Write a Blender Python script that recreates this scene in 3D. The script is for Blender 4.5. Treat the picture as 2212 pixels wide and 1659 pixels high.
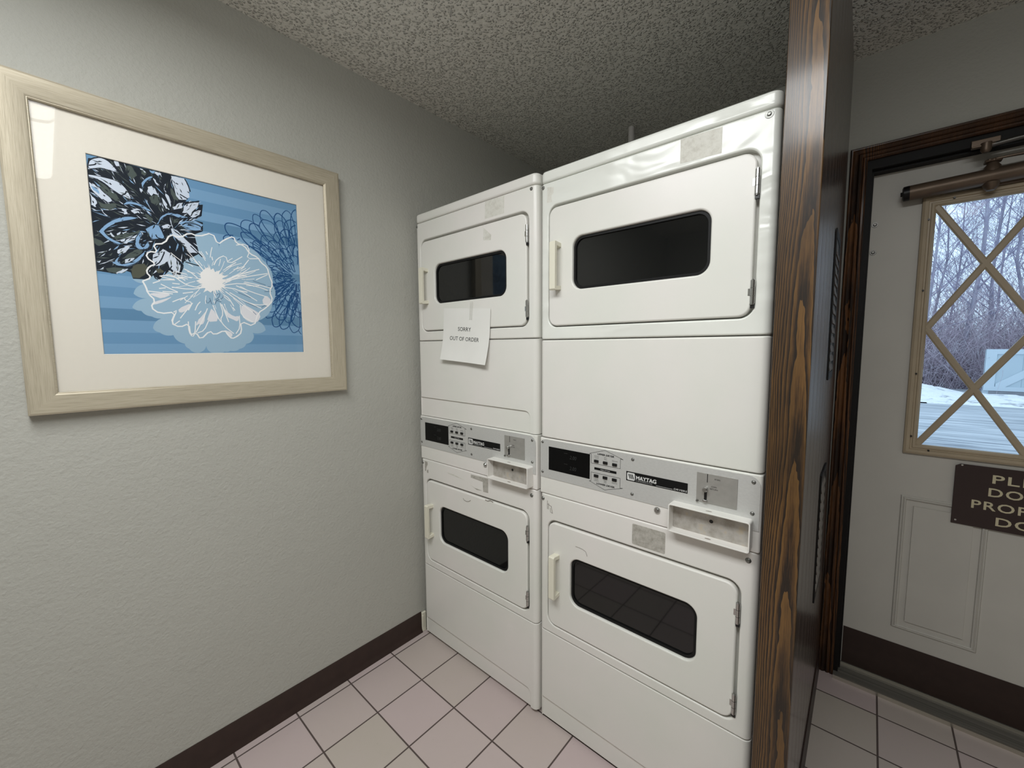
import bpy, bmesh, math, random
from mathutils import Vector, Matrix
for o in list(bpy.data.objects): bpy.data.objects.remove(o)
scn=bpy.context.scene; COL=scn.collection
def S(r,g,b):
    f=lambda c:(c/255/12.92) if c/255<=.04045 else ((c/255+.055)/1.055)**2.4
    return (f(r),f(g),f(b),1.0)
# ---------------- camera, world, exposure ----------------
cam=bpy.data.cameras.new('camera'); camo=bpy.data.objects.new('camera',cam); COL.objects.link(camo)
cam.sensor_width=36; cam.lens=882.65/2212*36; cam.clip_start=.02; cam.clip_end=300
yaw,pitch,roll=.7207,-.0881,-.0052
fw=Vector((-math.sin(yaw)*math.cos(pitch),math.cos(yaw)*math.cos(pitch),math.sin(pitch)))
rt=Vector((math.cos(yaw),math.sin(yaw),0)); up=rt.cross(fw)
r2=rt*math.cos(roll)+up*math.sin(roll); u2=up*math.cos(roll)-rt*math.sin(roll)
camo.matrix_world=Matrix(((r2.x,u2.x,-fw.x,1.5911),(r2.y,u2.y,-fw.y,-1.1376),(r2.z,u2.z,-fw.z,1.3851),(0,0,0,1)))
scn.camera=camo
w=bpy.data.worlds.new('overcast_sky'); scn.world=w; w.use_nodes=True
bg=w.node_tree.nodes['Background']; bg.inputs[0].default_value=(.66,.84,1.0,1); bg.inputs[1].default_value=1.5
scn.view_settings.view_transform='Standard'; scn.view_settings.look='None'; scn.view_settings.exposure=0; scn.view_settings.gamma=1
scn.view_settings.use_curve_mapping=False
LAMP=14.5
# ---------------- materials ----------------
class N:
    def __init__(s,name):
        s.m=bpy.data.materials.new(name); s.m.use_nodes=True; s.t=s.m.node_tree; s.b=s.t.nodes['Principled BSDF']; s.o=s.t.nodes['Material Output']
    def n(s,typ,**k):
        x=s.t.nodes.new('ShaderNode'+typ)
        for a,v in k.items():
            if a in x.inputs: x.inputs[a].default_value=v
            else: setattr(x,a,v)
        return x
    def l(s,a,b): s.t.links.new(a,b)
    def coord(s,scale=(1,1,1),kind='Object'):
        c=s.n('TexCoord'); m=s.n('Mapping'); m.inputs['Scale'].default_value=scale; s.l(c.outputs[kind],m.inputs['Vector']); return m.outputs[0]
    def noise(s,v,scale,detail=3,rough=.5,dist=0):
        x=s.n('TexNoise'); x.inputs['Scale'].default_value=scale; x.inputs['Detail'].default_value=detail; x.inputs['Roughness'].default_value=rough; x.inputs['Distortion'].default_value=dist
        s.l(v,x.inputs['Vector']); return x.outputs['Fac']
    def ramp(s,f,*st):
        x=s.n('ValToRGB'); e=x.color_ramp.elements
        e[0].position,e[0].color=st[0]; e[1].position,e[1].color=st[-1]
        for p,c in st[1:-1]: q=e.new(p); q.color=c
        s.l(f,x.inputs[0]); return x.outputs[0]
    def mix(s,f,a,b,mode='MIX'):
        x=s.n('Mix',data_type='RGBA',blend_type=mode)
        if isinstance(f,(int,float)): x.inputs[0].default_value=f
        else: s.l(f,x.inputs[0])
        for i,q in ((6,a),(7,b)):
            if isinstance(q,tuple): x.inputs[i].default_value=q
            else: s.l(q,x.inputs[i])
        return x.outputs[2]
    def math(s,op,a,b=0.,c=0.):
        x=s.n('Math',operation=op)
        for i,q in enumerate((a,b,c)):
            if isinstance(q,(int,float)): x.inputs[i].default_value=q
            else: s.l(q,x.inputs[i])
        return x.outputs[0]
    def bump(s,h,strength=.3,dist=.002):
        x=s.n('Bump'); x.inputs['Strength'].default_value=strength; x.inputs['Distance'].default_value=dist; s.l(h,x.inputs['Height']); s.l(x.outputs[0],s.b.inputs['Normal']); return x
    def set(s,**k):
        for a,v in k.items():
            a={'color':'Base Color','rough':'Roughness','metal':'Metallic','spec':'Specular IOR Level','coat':'Coat Weight','coatr':'Coat Roughness','emit':'Emission Color','es':'Emission Strength'}[a]
            if hasattr(v,'links') or hasattr(v,'is_linked'): s.l(v,s.b.inputs[a])
            else: s.b.inputs[a].default_value=v
        return s
def plain(name,c,rough=.5,metal=0.,spec=.5,var=0.,scale=40):
    k=N(name); k.set(rough=rough,metal=metal,spec=spec)
    if var:
        f=k.noise(k.coord(),scale,4); d=tuple(max(0,x*(1-var)) for x in c[:3])+(1,); e=tuple(min(1,x*(1+var)) for x in c[:3])+(1,)
        k.set(color=k.ramp(f,(.3,d),(.7,e)))
    else: k.set(color=c)
    return k.m
M={}
# enamel of the dryers: faint orange peel, slight warm/cool blotches
k=N('white_enamel'); f=k.noise(k.coord(),3.0,3); k.set(color=k.ramp(f,(.35,S(224,224,216)),(.65,S(230,226,221))),rough=.32,spec=.45)
k.bump(k.noise(k.coord(),220,2),.06,.001); M['enamel']=k.m
k=N('dented_white_enamel'); k.set(color=S(228,229,222),rough=.2,spec=.5)
v=k.coord((5,1,11)); k.bump(k.noise(v,1.0,2.0,.45,.6),.6,.016); M['dented']=k.m
k=N('wall_grey_paint'); c=k.coord(); f=k.noise(c,1.2,3); k.set(color=k.ramp(f,(.3,S(174,173,165)),(.7,S(179,178,170))),rough=.6,spec=.3)
a=k.noise(c,95,3,.55); b=k.noise(c,22,2); k.bump(k.math('ADD',a,k.math('MULTIPLY',b,.8)),.5,.004); M['wall']=k.m
k=N('popcorn_ceiling'); c=k.coord(); d=k.noise(c,40,2,.5)
vo=k.n('TexVoronoi',feature='SMOOTH_F1'); vo.inputs['Scale'].default_value=105; vo.inputs['Smoothness'].default_value=.6
mx=k.n('VectorMath',operation='ADD'); nz=k.n('TexNoise'); nz.inputs['Scale'].default_value=60; k.l(c,nz.inputs['Vector']); sc=k.n('VectorMath',operation='SCALE'); sc.inputs['Scale'].default_value=.02; k.l(nz.outputs['Color'],sc.inputs[0]); k.l(c,mx.inputs[0]); k.l(sc.outputs[0],mx.inputs[1]); k.l(mx.outputs[0],vo.inputs['Vector'])
h=k.math('SUBTRACT',1.0,k.math('MULTIPLY',vo.outputs['Distance'],1.6)); h2=k.math('MULTIPLY',k.math('MAXIMUM',h,.25),k.math('ADD',d,.35))
k.set(color=S(226,224,216),rough=.95,spec=.15); k.bump(h2,1.0,.014); M['ceiling']=k.m
# floor tiles
k=N('floor_tiles'); c=k.n('TexCoord'); sx=k.n('SeparateXYZ'); k.l(c.outputs['Object'],sx.inputs[0])
T=.2048
def cell(o,off): 
    t=k.math('DIVIDE',k.math('SUBTRACT',o,off),T); fl=k.math('FLOOR',t); fr=k.math('SUBTRACT',t,fl); e=k.math('MINIMUM',fr,k.math('SUBTRACT',1.0,fr)); return fl,e
ix,ex=cell(sx.outputs[0],.0419); iy,ey=cell(sx.outputs[1],-.1901)
edge=k.math('MINIMUM',ex,ey); tile=k.n('MapRange',interpolation_type='SMOOTHSTEP'); tile.inputs[1].default_value=.009; tile.inputs[2].default_value=.017; k.l(edge,tile.inputs[0])
cb=k.n('CombineXYZ'); k.l(ix,cb.inputs[0]); k.l(iy,cb.inputs[1]); wn=k.n('TexWhiteNoise',noise_dimensions='3D'); k.l(cb.outputs[0],wn.inputs['Vector'])
tcol=k.ramp(wn.outputs['Value'],(0,S(192,175,173)),(.5,S(188,176,168)),(1,S(184,176,162)))
bl=k.noise(k.coord(),7,4,.6); tcol=k.mix(bl,tcol,k.mix(.5,tcol,S(196,180,180)))
sp=k.noise(k.coord(),60,3,.7); tcol=k.mix(k.ramp(sp,(.66,(0,0,0,1)),(.8,(.35,.35,.35,1))),tcol,S(120,110,100))
k.set(color=k.mix(tile.outputs[0],S(84,72,68),tcol),rough=k.ramp(tile.outputs[0],(0,(.9,.9,.9,1)),(1,(.38,.38,.38,1))),spec=.45); k.bump(tile.outputs[0],.6,.002); M['floor']=k.m
# woods
def oak(name,dark,light,mid,ax,x0,rough=.3,scale=1.0,coat=.5):
    k=N(name); c=k.n('TexCoord'); s=k.n('SeparateXYZ'); k.l(c.outputs['Object'],s.inputs[0])
    X=s.outputs[ax]; Z=s.outputs[2]
    wv=k.noise(k.coord((15,15,3.0)),1.0,4,.65); wob=k.noise(k.coord((2,2,1.6)),1.0,2)
    dx=k.math('SUBTRACT',X,k.math('ADD',x0,k.math('MULTIPLY',k.math('SUBTRACT',wob,.5),.03)))
    r=k.math('ADD',k.math('MULTIPLY',k.math('MULTIPLY',dx,dx),3000*scale),k.math('MULTIPLY',Z,3.4*scale))
    r=k.math('ADD',r,k.math('MULTIPLY',wv,2.4))
    fr=k.math('FRACT',r)
    g=k.noise(k.coord((520,520,14)),1.0,3,.75)
    f=k.math('ADD',fr,k.math('MULTIPLY',k.math('SUBTRACT',g,.5),1.5))
    col=k.ramp(f,(.16,dark),(.5,mid),(.95,light))
    blot=k.noise(k.coord((12,12,2.4)),1.0,4,.6); col=k.mix(k.ramp(blot,(.4,(0,0,0,1)),(.72,(.75,.75,.75,1))),col,dark)
    k.set(color=col,rough=rough+.15,spec=.3,coat=coat,coatr=.14); k.bump(f,.35,.0008); return k.m
M['oak']=oak('stained_oak',S(31,21,13),S(110,79,40),S(78,54,28),0,1.478,.3,1.0,.55)
M['trimwood']=oak('dark_stained_trim',S(32,19,11),S(108,70,38),S(70,44,24),0,1.51,.42,.6,.12)
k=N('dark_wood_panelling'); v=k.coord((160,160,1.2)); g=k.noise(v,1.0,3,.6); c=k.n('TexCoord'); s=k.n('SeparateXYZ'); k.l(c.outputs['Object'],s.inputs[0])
fr=k.math('FRACT',k.math('MULTIPLY',s.outputs[1],9.5)); gr=k.ramp(fr,(.0,(0,0,0,1)),(.12,(1,1,1,1)))  # paler groove lines: light caught on plank edges, painted into the colour
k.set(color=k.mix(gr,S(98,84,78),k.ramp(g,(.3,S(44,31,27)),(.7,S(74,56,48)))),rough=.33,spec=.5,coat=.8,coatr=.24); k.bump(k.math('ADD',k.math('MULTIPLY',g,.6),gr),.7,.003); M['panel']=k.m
M['base']=plain('brown_vinyl',S(50,36,31),.45,0,.4,.12,30)
M['darkgap']=plain('dark_jamb_paint',S(14,11,10),.6,0,.3)
M['black']=plain('black_plastic',S(16,16,17),.35)
M['display']=plain('smoked_display',S(6,6,7),.25,0,.2)
k=N('dark_door_glass'); k.set(color=S(18,19,19),rough=.04,spec=.55); M['dglass']=k.m
M['gasket']=plain('black_gasket',S(11,11,11),.6,0,.3)
k=N('satin_silver'); g=k.noise(k.coord((40,1,90)),3.0,3); k.set(color=k.ramp(g,(.3,S(204,204,201)),(.7,S(211,211,208))),rough=.46,metal=.35,spec=.5); M['silver']=k.m
k=N('worn_steel'); g=k.noise(k.coord(),30,4,.6); k.set(color=k.ramp(g,(.3,S(158,150,140)),(.55,S(188,184,178)),(.75,S(200,184,156))),rough=.5,metal=.4); M['steel']=k.m
M['coinsteel']=plain('coin_plate_steel',S(172,170,165),.42,.5,.5,.05,60)
M['chrome']=plain('chrome',S(190,190,188),.22,1.0)
M['screw']=plain('zinc_screw',S(130,130,126),.35,.8,.5,.2,200)
M['almond']=plain('almond_plastic',S(228,224,206),.4)
M['ink']=plain('black_ink',S(15,15,15),.6,0,.2)
M['whiteink']=plain('white_ink',S(214,214,212),.6)
M['lcd']=plain('lcd_segment',S(44,46,46),.4)
k=N('sticker_residue'); g=k.noise(k.coord(),60,5,.7); g2=k.noise(k.coord(),9,2); k.set(color=k.ramp(k.math('ADD',k.math('MULTIPLY',g,.7),k.math('MULTIPLY',g2,.3)),(.34,S(196,192,182)),(.5,S(215,213,204)),(.62,S(222,220,212))),rough=.8,spec=.2); M['residue']=k.m
k=N('grey_adhesive'); g=k.noise(k.coord(),45,5,.7); k.set(color=k.ramp(g,(.35,S(150,146,136)),(.6,S(186,182,174))),rough=.85,spec=.2); M['adhesive']=k.m
M['scratch']=plain('scratch_grey',S(150,144,136),.7)
M['paper']=plain('white_paper',S(232,231,226),.8,0,.2,.01,20)
k=N('clear_tape'); k.set(color=S(225,224,218),rough=.25); k.b.inputs['Alpha'].default_value=.35; M['tape']=k.m
# picture
def brushed(name,sc):
    k=N(name); g=k.noise(k.coord(sc),1.0,3,.6); k.set(color=k.ramp(g,(.25,S(160,150,130)),(.5,S(181,171,150)),(.75,S(192,183,163))),rough=.42,metal=.35,spec=.5); k.bump(g,.2,.0006); return k.m
M['frameh']=brushed('champagne_frame_grain_along',(120,16,620)); M['framev']=brushed('champagne_frame_grain_up',(120,620,16))
M['matboard']=plain('cream_mat_board',S(226,220,208),.85,0,.2,.01,100)
def glassmat(name,refl=1.0,tint=(1,1,1,1)):
    k=N(name); k.t.nodes.remove(k.b); tr=k.n('BsdfTransparent'); tr.inputs[0].default_value=tint; gl=k.n('BsdfGlossy'); gl.inputs['Roughness'].default_value=.02
    fr=k.n('Fresnel'); fr.inputs[0].default_value=1.5; f=k.math('MULTIPLY',fr.outputs[0],refl); mx=k.n('MixShader'); k.l(f,mx.inputs[0]); k.l(tr.outputs[0],mx.inputs[1]); k.l(gl.outputs[0],mx.inputs[2]); k.l(mx.outputs[0],k.o.inputs[0]); return k.m
M['glass']=glassmat('picture_glass',.22); M['wglass']=glassmat('window_glass',.12,(.96,.98,1,1))
ARTC={'s0':S(122,162,196),'s1':S(107,150,186),'s2':S(96,138,172),'dark':S(26,34,44),'grey':S(78,88,84),'olive':S(84,86,74),'white':S(206,216,230),'blue':S(136,172,208),'ink':S(24,32,44),'pale':S(156,186,207),'wline':S(240,240,240),'wfill':S(226,226,230),'blob':S(240,238,236),'rings':S(30,78,128),'scrib':S(84,112,140)}
for a,c in ARTC.items(): M['a_'+a]=plain('print_'+a,c,.7,0,.2)
# door
M['doorpaint']=plain('door_offwhite_paint',S(196,192,184),.45,0,.4,.03,6)
M['sand']=plain('sand_frame_plastic',S(174,158,134),.4,0,.4,.05,14)
M['signbrown']=plain('sign_brown_plastic',S(50,34,32),.35)
M['signtext']=plain('sign_cream_letters',S(206,196,164),.5)
M['bronze']=plain('bronze_closer',S(104,88,74),.42,.5,.5,.1,20)
M['darksteel']=plain('dark_steel',S(92,90,87),.35,.9)
M['blackmetal']=plain('black_metal',S(18,17,17),.4,.4)
k=N('threshold_metal'); g=k.noise(k.coord((1,90,90)),1.0,3); k.set(color=k.ramp(g,(.3,S(98,95,88)),(.7,S(134,130,122))),rough=.5,metal=.3); M['thresh']=k.m
M['nosing']=plain('threshold_nosing',S(190,184,172),.3,.8)
M['pipe']=plain('white_pipe',S(196,192,188),.5)
# lamp
k=N('lamp_diffuser'); k.set(color=(.8,.8,.8,1),emit=(.975,1.0,1.005,1),es=LAMP); M['lamp']=k.m
M['fixture']=plain('fixture_white_metal',S(225,225,222),.5)
# outside
k=N('snowy_asphalt'); g=k.noise(k.coord((.55,5.5,1)),1.0,6,.7,.5); k.set(color=k.ramp(g,(.34,S(116,122,130)),(.47,S(170,176,182)),(.66,S(206,210,214))),rough=.7); M['asphalt']=k.m
k=N('snow'); g=k.noise(k.coord((1,1,3)),2.6,5,.65); k.set(color=k.ramp(g,(.32,S(150,152,158)),(.45,S(236,238,240)),(1,S(246,247,248))),rough=.8); k.bump(k.noise(k.coord(),5,4),.8,.1); M['snow']=k.m
k=N('grey_blue_boards'); c=k.n('TexCoord'); s=k.n('SeparateXYZ'); k.l(c.outputs['Object'],s.inputs[0]); fr=k.math('FRACT',k.math('MULTIPLY',s.outputs[0],1.35)); k.set(color=k.mix(k.ramp(fr,(0,(0,0,0,1)),(.02,(1,1,1,1))),S(120,138,150),S(178,192,200)),rough=.7); M['boards']=k.m
M['boardtrim']=plain('light_blue_grey_trim',S(192,204,212),.7)
k=N('grey_bark'); g=k.noise(k.coord((6,6,1)),2,4); k.set(color=k.ramp(g,(.3,S(146,142,156)),(.7,S(182,178,192))),rough=.9); M['bark']=k.m
M['twig']=plain('twig_bark',S(160,155,176),.9,0,.2,.12,3)
k=N('brush_twigs'); g=k.noise(k.coord(),3,3); k.set(color=k.ramp(g,(.3,S(170,154,166)),(.55,S(188,174,184)),(.75,S(226,226,232))),rough=.9); M['brush']=k.m
# ---------------- geometry helpers ----------------
class MB:
    def __init__(s): s.v=[]; s.f=[]; s.mi=[]
    def add(s,vs,fs,m=0):
        b=len(s.v); s.v+= [tuple(p) for p in vs]; s.f+=[tuple(i+b for i in f) for f in fs]; s.mi+=[m]*len(fs)
    def box(s,x0,x1,y0,y1,z0,z1,m=0):
        s.add([(x0,y0,z0),(x1,y0,z0),(x1,y1,z0),(x0,y1,z0),(x0,y0,z1),(x1,y0,z1),(x1,y1,z1),(x0,y1,z1)],[(0,3,2,1),(4,5,6,7),(0,1,5,4),(1,2,6,5),(2,3,7,6),(3,0,4,7)],m)
    def prism(s,pts,fn,h0,h1,m=0):
        n=len(pts); s.add([fn(a,b,h0) for a,b in pts]+[fn(a,b,h1) for a,b in pts],[tuple(range(n))[::-1],tuple(range(n,2*n))]+[(i,(i+1)%n,n+(i+1)%n,n+i) for i in range(n)],m)
    def tube(s,pts,r,n=12,m=0,caps=True):
        P=[Vector(p) for p in pts]; rs=r if isinstance(r,(list,tuple)) else [r]*len(P); vs=[]; fs=[]
        ref=None
        for i,p in enumerate(P):
            d=(P[min(i+1,len(P)-1)]-P[max(i-1,0)]).normalized()
            if ref is None: ref=Vector((0,0,1)) if abs(d.z)<.9 else Vector((1,0,0))
            a=d.cross(ref).normalized(); b=d.cross(a); ref=a.cross(d)
            for k in range(n):
                t=2*math.pi*k/n; vs.append(p+(a*math.cos(t)+b*math.sin(t))*rs[i])
        for i in range(len(P)-1):
            for k in range(n): fs.append((i*n+k,i*n+(k+1)%n,(i+1)*n+(k+1)%n,(i+1)*n+k))
        if caps: fs+=[tuple(range(n)),tuple(range((len(P)-1)*n,len(P)*n))[::-1]]
        s.add(vs,fs,m)
    def lathe(s,prof,fn,n=20,m=0):
        # prof: (radius, height) from centre out; fn(a,b,h) maps the disc plane
        vs=[]; fs=[]
        for r,h in prof:
            for k in range(n):
                t=2*math.pi*k/n; vs.append(fn(r*math.cos(t),r*math.sin(t),h))
        for i in range(len(prof)-1):
            for k in range(n): fs.append((i*n+k,i*n+(k+1)%n,(i+1)*n+(k+1)%n,(i+1)*n+k))
        fs+=[tuple(range(n))[::-1],tuple(range((len(prof)-1)*n,len(prof)*n))]
        s.add(vs,fs,m)
    def sweep(s,prof,u0,u1,v0,v1,fn,closed=True,mats=(0,0)):
        # mitred frame round a rectangle; prof: (offset outward from the inner edge, height)
        cs=[(u0,v0,-1,-1),(u0,v1,-1,1),(u1,v1,1,1),(u1,v0,1,-1)]
        if not closed: cs=[(u0,v0,-1,0),(u0,v1,-1,1),(u1,v1,1,1),(u1,v0,1,0)]
        n=len(prof); 
        for i in range(4 if closed else 3):
            a,b=cs[i],cs[(i+1)%4]
            vs=[fn(c[0]+c[2]*d,c[1]+c[3]*d,h) for c in (a,b) for d,h in prof]
            fs=[(j,j+1,n+j+1,n+j) for j in range(n-1)]
            if not closed and i in (0,2): fs.append(tuple(range(n)) if i==0 else tuple(range(n,2*n)))
            s.add(vs,fs,mats[i%2])
    def ribbon(s,pts,wd,fn,h,m=0):
        P=[Vector(p) for p in pts]; n=len(P); vs=[]
        for i,p in enumerate(P):
            d=P[min(i+1,n-1)]-P[max(i-1,0)]
            if d.length<1e-9: d=Vector((1,0))
            d.normalize(); q=Vector((-d.y,d.x))*wd/2; vs+=[fn(*(p+q),h+i*2e-8),fn(*(p-q),h+i*2e-8)]
        s.add(vs,[(2*i,2*i+1,2*i+3,2*i+2) for i in range(n-1)],m)
    def build(s,name,mats,parent=None,smooth=35,bevel=0,seg=2,fix=True):
        me=bpy.data.meshes.new(name); me.from_pydata(s.v,[],s.f); 
        for q in (mats if isinstance(mats,(list,tuple)) else [mats]): me.materials.append(M[q] if isinstance(q,str) else q)
        for p,i in zip(me.polygons,s.mi): p.material_index=i
        if fix:
            b=bmesh.new(); b.from_mesh(me); bmesh.ops.remove_doubles(b,verts=b.verts,dist=1e-6); bmesh.ops.recalc_face_normals(b,faces=b.faces); b.to_mesh(me); b.free()
        return finish(me,name,parent,smooth,bevel,seg)
def finish(me,name,parent,smooth=35,bevel=0,seg=2):
    o=bpy.data.objects.new(name,me); COL.objects.link(o)
    if smooth and me.polygons:
        me.polygons.foreach_set('use_smooth',[True]*len(me.polygons)); me.set_sharp_from_angle(angle=math.radians(smooth))
    if bevel:
        m=o.modifiers.new('bevel','BEVEL'); m.width=bevel; m.segments=seg; m.limit_method='ANGLE'; m.angle_limit=math.radians(40); m.harden_normals=False
        me.polygons.foreach_set('use_smooth',[True]*len(me.polygons)); me.set_sharp_from_angle(angle=math.radians(180))
        wn=o.modifiers.new('wn','WEIGHTED_NORMAL'); wn.keep_sharp=False; wn.weight=100
    if parent is not None: o.parent=parent
    return o
def rrect(x0,x1,z0,z1,r,n=6):
    out=[]
    for cx,cz,a in ((x1-r,z1-r,0),(x0+r,z1-r,90),(x0+r,z0+r,180),(x1-r,z0+r,270)):
        for i in range(n+1):
            t=math.radians(a+90*i/n); out.append((cx+r*math.cos(t),cz+r*math.sin(t)))
    return out
XZ=lambda a,b,h:(a,-h,b)       # faces -y, h towards the room
XZi=lambda a,b,h:(a,-h,b)
YZ=lambda a,b,h:(h,a,b)        # faces +x
XY=lambda a,b,h:(a,b,h)
def off(fn,dx=0,dy=0,dz=0): return lambda a,b,h:(fn(a,b,h)[0]+dx,fn(a,b,h)[1]+dy,fn(a,b,h)[2]+dz)
def cut(obj,cutters):
    for c in cutters:
        m=obj.modifiers.new('b','BOOLEAN'); m.object=c; m.operation='DIFFERENCE'; m.solver='EXACT'
    bpy.context.view_layer.update(); dg=bpy.context.evaluated_depsgraph_get(); dg.update()
    me=bpy.data.meshes.new_from_object(obj.evaluated_get(dg)); old=obj.data; nm=old.name
    obj.modifiers.clear(); obj.data=me; bpy.data.meshes.remove(old); me.name=nm
    for c in cutters: bpy.data.objects.remove(c)
def soften(o,w,seg=3,ang=40):
    m=o.modifiers.new('bevel','BEVEL'); m.width=w; m.segments=seg; m.limit_method='ANGLE'; m.angle_limit=math.radians(ang); m.use_clamp_overlap=True
    me=o.data; me.polygons.foreach_set('use_smooth',[True]*len(me.polygons)); me.set_sharp_from_angle(angle=math.pi)
    wn=o.modifiers.new('wn','WEIGHTED_NORMAL'); wn.weight=100
def cutter(pts,fn,h0,h1):
    b=MB(); b.prism(pts,fn,h0,h1); return b.build('cutter',[],None,0)
def empty(name,loc,rz=0):
    o=bpy.data.objects.new(name,None); COL.objects.link(o); o.location=loc; o.rotation_euler=(0,0,rz); o.empty_display_size=.1; return o
def tag(o,label=None,cat=None,group=None,kind=None):
    if label: o['label']=label
    if cat: o['category']=cat
    if group: o['group']=group
    if kind: o['kind']=kind
    return o
def text(mb,s,x,z,h,fn,hh,m=0,align='CENTER',xs=1.0,bold=0.,shear=0.,gap=1.0):
    # h = cap height; drawn flat in the plane of fn at height hh
    c=bpy.data.curves.new('t','FONT'); c.body=s; c.align_x=align; c.size=h/.70; c.offset=bold; c.shear=shear; c.space_character=gap; c.resolution_u=3
    o=bpy.data.objects.new('t',c); COL.objects.link(o); dg=bpy.context.evaluated_depsgraph_get(); dg.update()
    me=bpy.data.meshes.new_from_object(o.evaluated_get(dg))
    mb.add([fn(x+v.co.x*xs,z+v.co.y,hh) for v in me.vertices],[tuple(p.vertices) for p in me.polygons],m)
    bpy.data.objects.remove(o); bpy.data.curves.remove(c); bpy.data.meshes.remove(me)
# ---------------- room shell ----------------
H=2.4701; YB=.9816; XR=3.0; YF=-3.0; PX0,PX1=1.4290,1.4966
b=MB(); b.box(-.15,XR+.15,YF-.15,YB+.12,-.1,0); tag(b.build('floor','floor',None,0),kind='structure')
b=MB(); b.box(-.15,XR+.15,YF-.15,YB+.12,H,H+.12); tag(b.build('ceiling','ceiling',None,0),kind='structure')
b=MB(); b.box(-.15,0,YF,YB,0,H); tag(b.build('wall_left','wall',None,0),kind='structure')
b=MB(); b.box(XR,XR+.15,YF,YB,0,H); tag(b.build('wall_right','wall',None,0),kind='structure')
b=MB(); b.box(-.15,XR+.15,YF-.15,YF,0,H); tag(b.build('wall_rear','wall',None,0),kind='structure')
DX0,DX1,DZ=1.541,2.477,2.086
b=MB(); b.box(-.15,DX0,YB,YB+.12,0,H); b.box(DX1,XR+.15,YB,YB+.12,0,H); b.box(DX0,DX1,YB,YB+.12,DZ,H); tag(b.build('wall_back','wall',None,0),kind='structure')
# partition with panelling, oak end board
b=MB(); y0,y1=-.066,YB; fl_=[]; yy=y0
fx=lambda y,t: PX1-.001+(t-(PX1-.001))*(y-y0)/(y1-y0)
while yy<y1:
    fl_+= [(yy,0),(min(yy+.094,y1),0),(min(yy+.0965,y1),.003),(min(yy+.099,y1),0)]; yy+=.1
bot=[(fx(y,1.4890)-d,y,0) for y,d in fl_]+[(PX0,y1,0),(PX0,y0,0)]; top=[(fx(y,1.4800)-d,y,H) for y,d in fl_]+[(PX0,y1,H),(PX0,y0,H)]; n=len(bot)
b.add(bot+top,[tuple(range(n))[::-1],tuple(range(n,2*n))]+[(i,(i+1)%n,n+(i+1)%n,n+i) for i in range(n)])
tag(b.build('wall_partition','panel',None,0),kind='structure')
b=MB(); b.box(1.4265,1.4970,-.0835,-.066,0,H); tag(b.build('trim_1','oak',None,0,.002),kind='structure')
b=MB(); b.add([(PX1-.001,-.066,0),(PX1+.006,-.066,0),(1.4955,.964,0),(1.4885,.964,0),(PX1-.001,-.066,.1),(PX1+.003,-.066,.1),(1.4925,.964,.1),(1.4885,.964,.1)],[(0,3,2,1),(4,5,6,7),(0,1,5,4),(1,2,6,5),(2,3,7,6),(3,0,4,7)]); tag(b.build('baseboard_partition','base',None,0),kind='structure')
# vinyl cove base on the left wall
b=MB(); prof=[(0,0),(.014,0),(.0135,.004),(.007,.014),(.0045,.028),(.004,.098),(.002,.1016),(0,.1016)]
n=len(prof); vs=[(x,yy,z) for yy in (YF,-.012) for x,z in prof]; b.add(vs,[(j,(j+1)%n,n+(j+1)%n,n+j) for j in range(n)]+[tuple(range(n)),tuple(range(n,2*n))[::-1]])
tag(b.build('baseboard_left','base',None,50),kind='structure')
b=MB(); b.box(0.0,.011,-.011,.012,.0,.098); b.box(.002,.014,-.0115,-.004,.03,.085); tag(b.build('trim_2','almond',None,0,.003),kind='structure')
# door casing (fluted), jamb, threshold
fl=[(0,0),(0,.012),(.004,.016),(.010,.016),(.013,.011),(.016,.015),(.023,.018),(.028,.012),(.031,.016),(.038,.019),(.044,.016),(.048,.017),(.052,.012),(.052,0)]
b=MB(); b.sweep(fl,DX0,DX1,0.0,DZ,off(XZ,0,YB),False); tag(b.build('trim_3','trimwood',None,30),kind='structure')
b=MB(); b.box(DX0,1.5555,YB-.002,YB+.12,0,DZ); b.box(2.463,DX1,YB-.002,YB+.12,0,DZ); b.box(1.5555,2.463,YB-.002,YB+.12,2.053,DZ)
b.box(1.5555,1.5615,1.006,1.043,.02,2.053); b.box(2.457,2.463,1.006,1.043,.02,2.053); b.box(1.5615,2.457,1.006,1.043,2.044,2.053)
tag(b.build('trim_4','darkgap',None,0),kind='structure')
b=MB(); b.box(1.541,2.477,.954,1.10,0,.014); 
b.box(1.541,2.477,.946,.9545,0,.0155,1); b.box(1.541,2.477,1.043,1.052,.014,.026,1)
tag(b.build('trim_5',['thresh','nosing'],None,0),kind='structure')
# ---------------- the door ----------------
door=empty('door_1',(1.556,1.045,0)); tag(door,'off-white steel entry door with diamond lattice window','door',kind='structure')
YD=1.045; D=lambda a,b,h:(a-1.556,-h,b)      # world x/z -> door space, h out of the slab face
b=MB(); b.prism([(1.559,.028),(2.460,.028),(2.460,2.05),(1.559,2.05)],D,0,-.044)
slab=b.build('slab','doorpaint',door,0)
slab.parent=None
cut(slab,[cutter([(1.730,1.000),(2.278,1.000),(2.278,1.899),(1.730,1.899)],D,.05,-.1)])
slab.parent=door
for nm,(xa,xb) in {'l':(1.712,1.936),'r':(2.080,2.304)}.items():
    b=MB(); b.sweep([(-.0345,.007),(-.033,.001),(-.013,.0008),(-.011,.0065),(-.007,.0082),(-.004,.0045),(-.002,.0070),(.001,.006),(.004,0)],xa,xb,.262,.80,D)
    b.prism([(xa+.034,.296),(xb-.034,.296),(xb-.034,.766),(xa+.034,.766)],D,0,.007)
    b.build('panel_moulding','doorpaint',door,30)
b=MB(); b.prism([(1.564,.030),(2.456,.030),(2.456,.190),(1.564,.190)],D,.0002,.003); tag(b.build('kick_plate','base',door,0),'dark brown kick plate')
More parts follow.
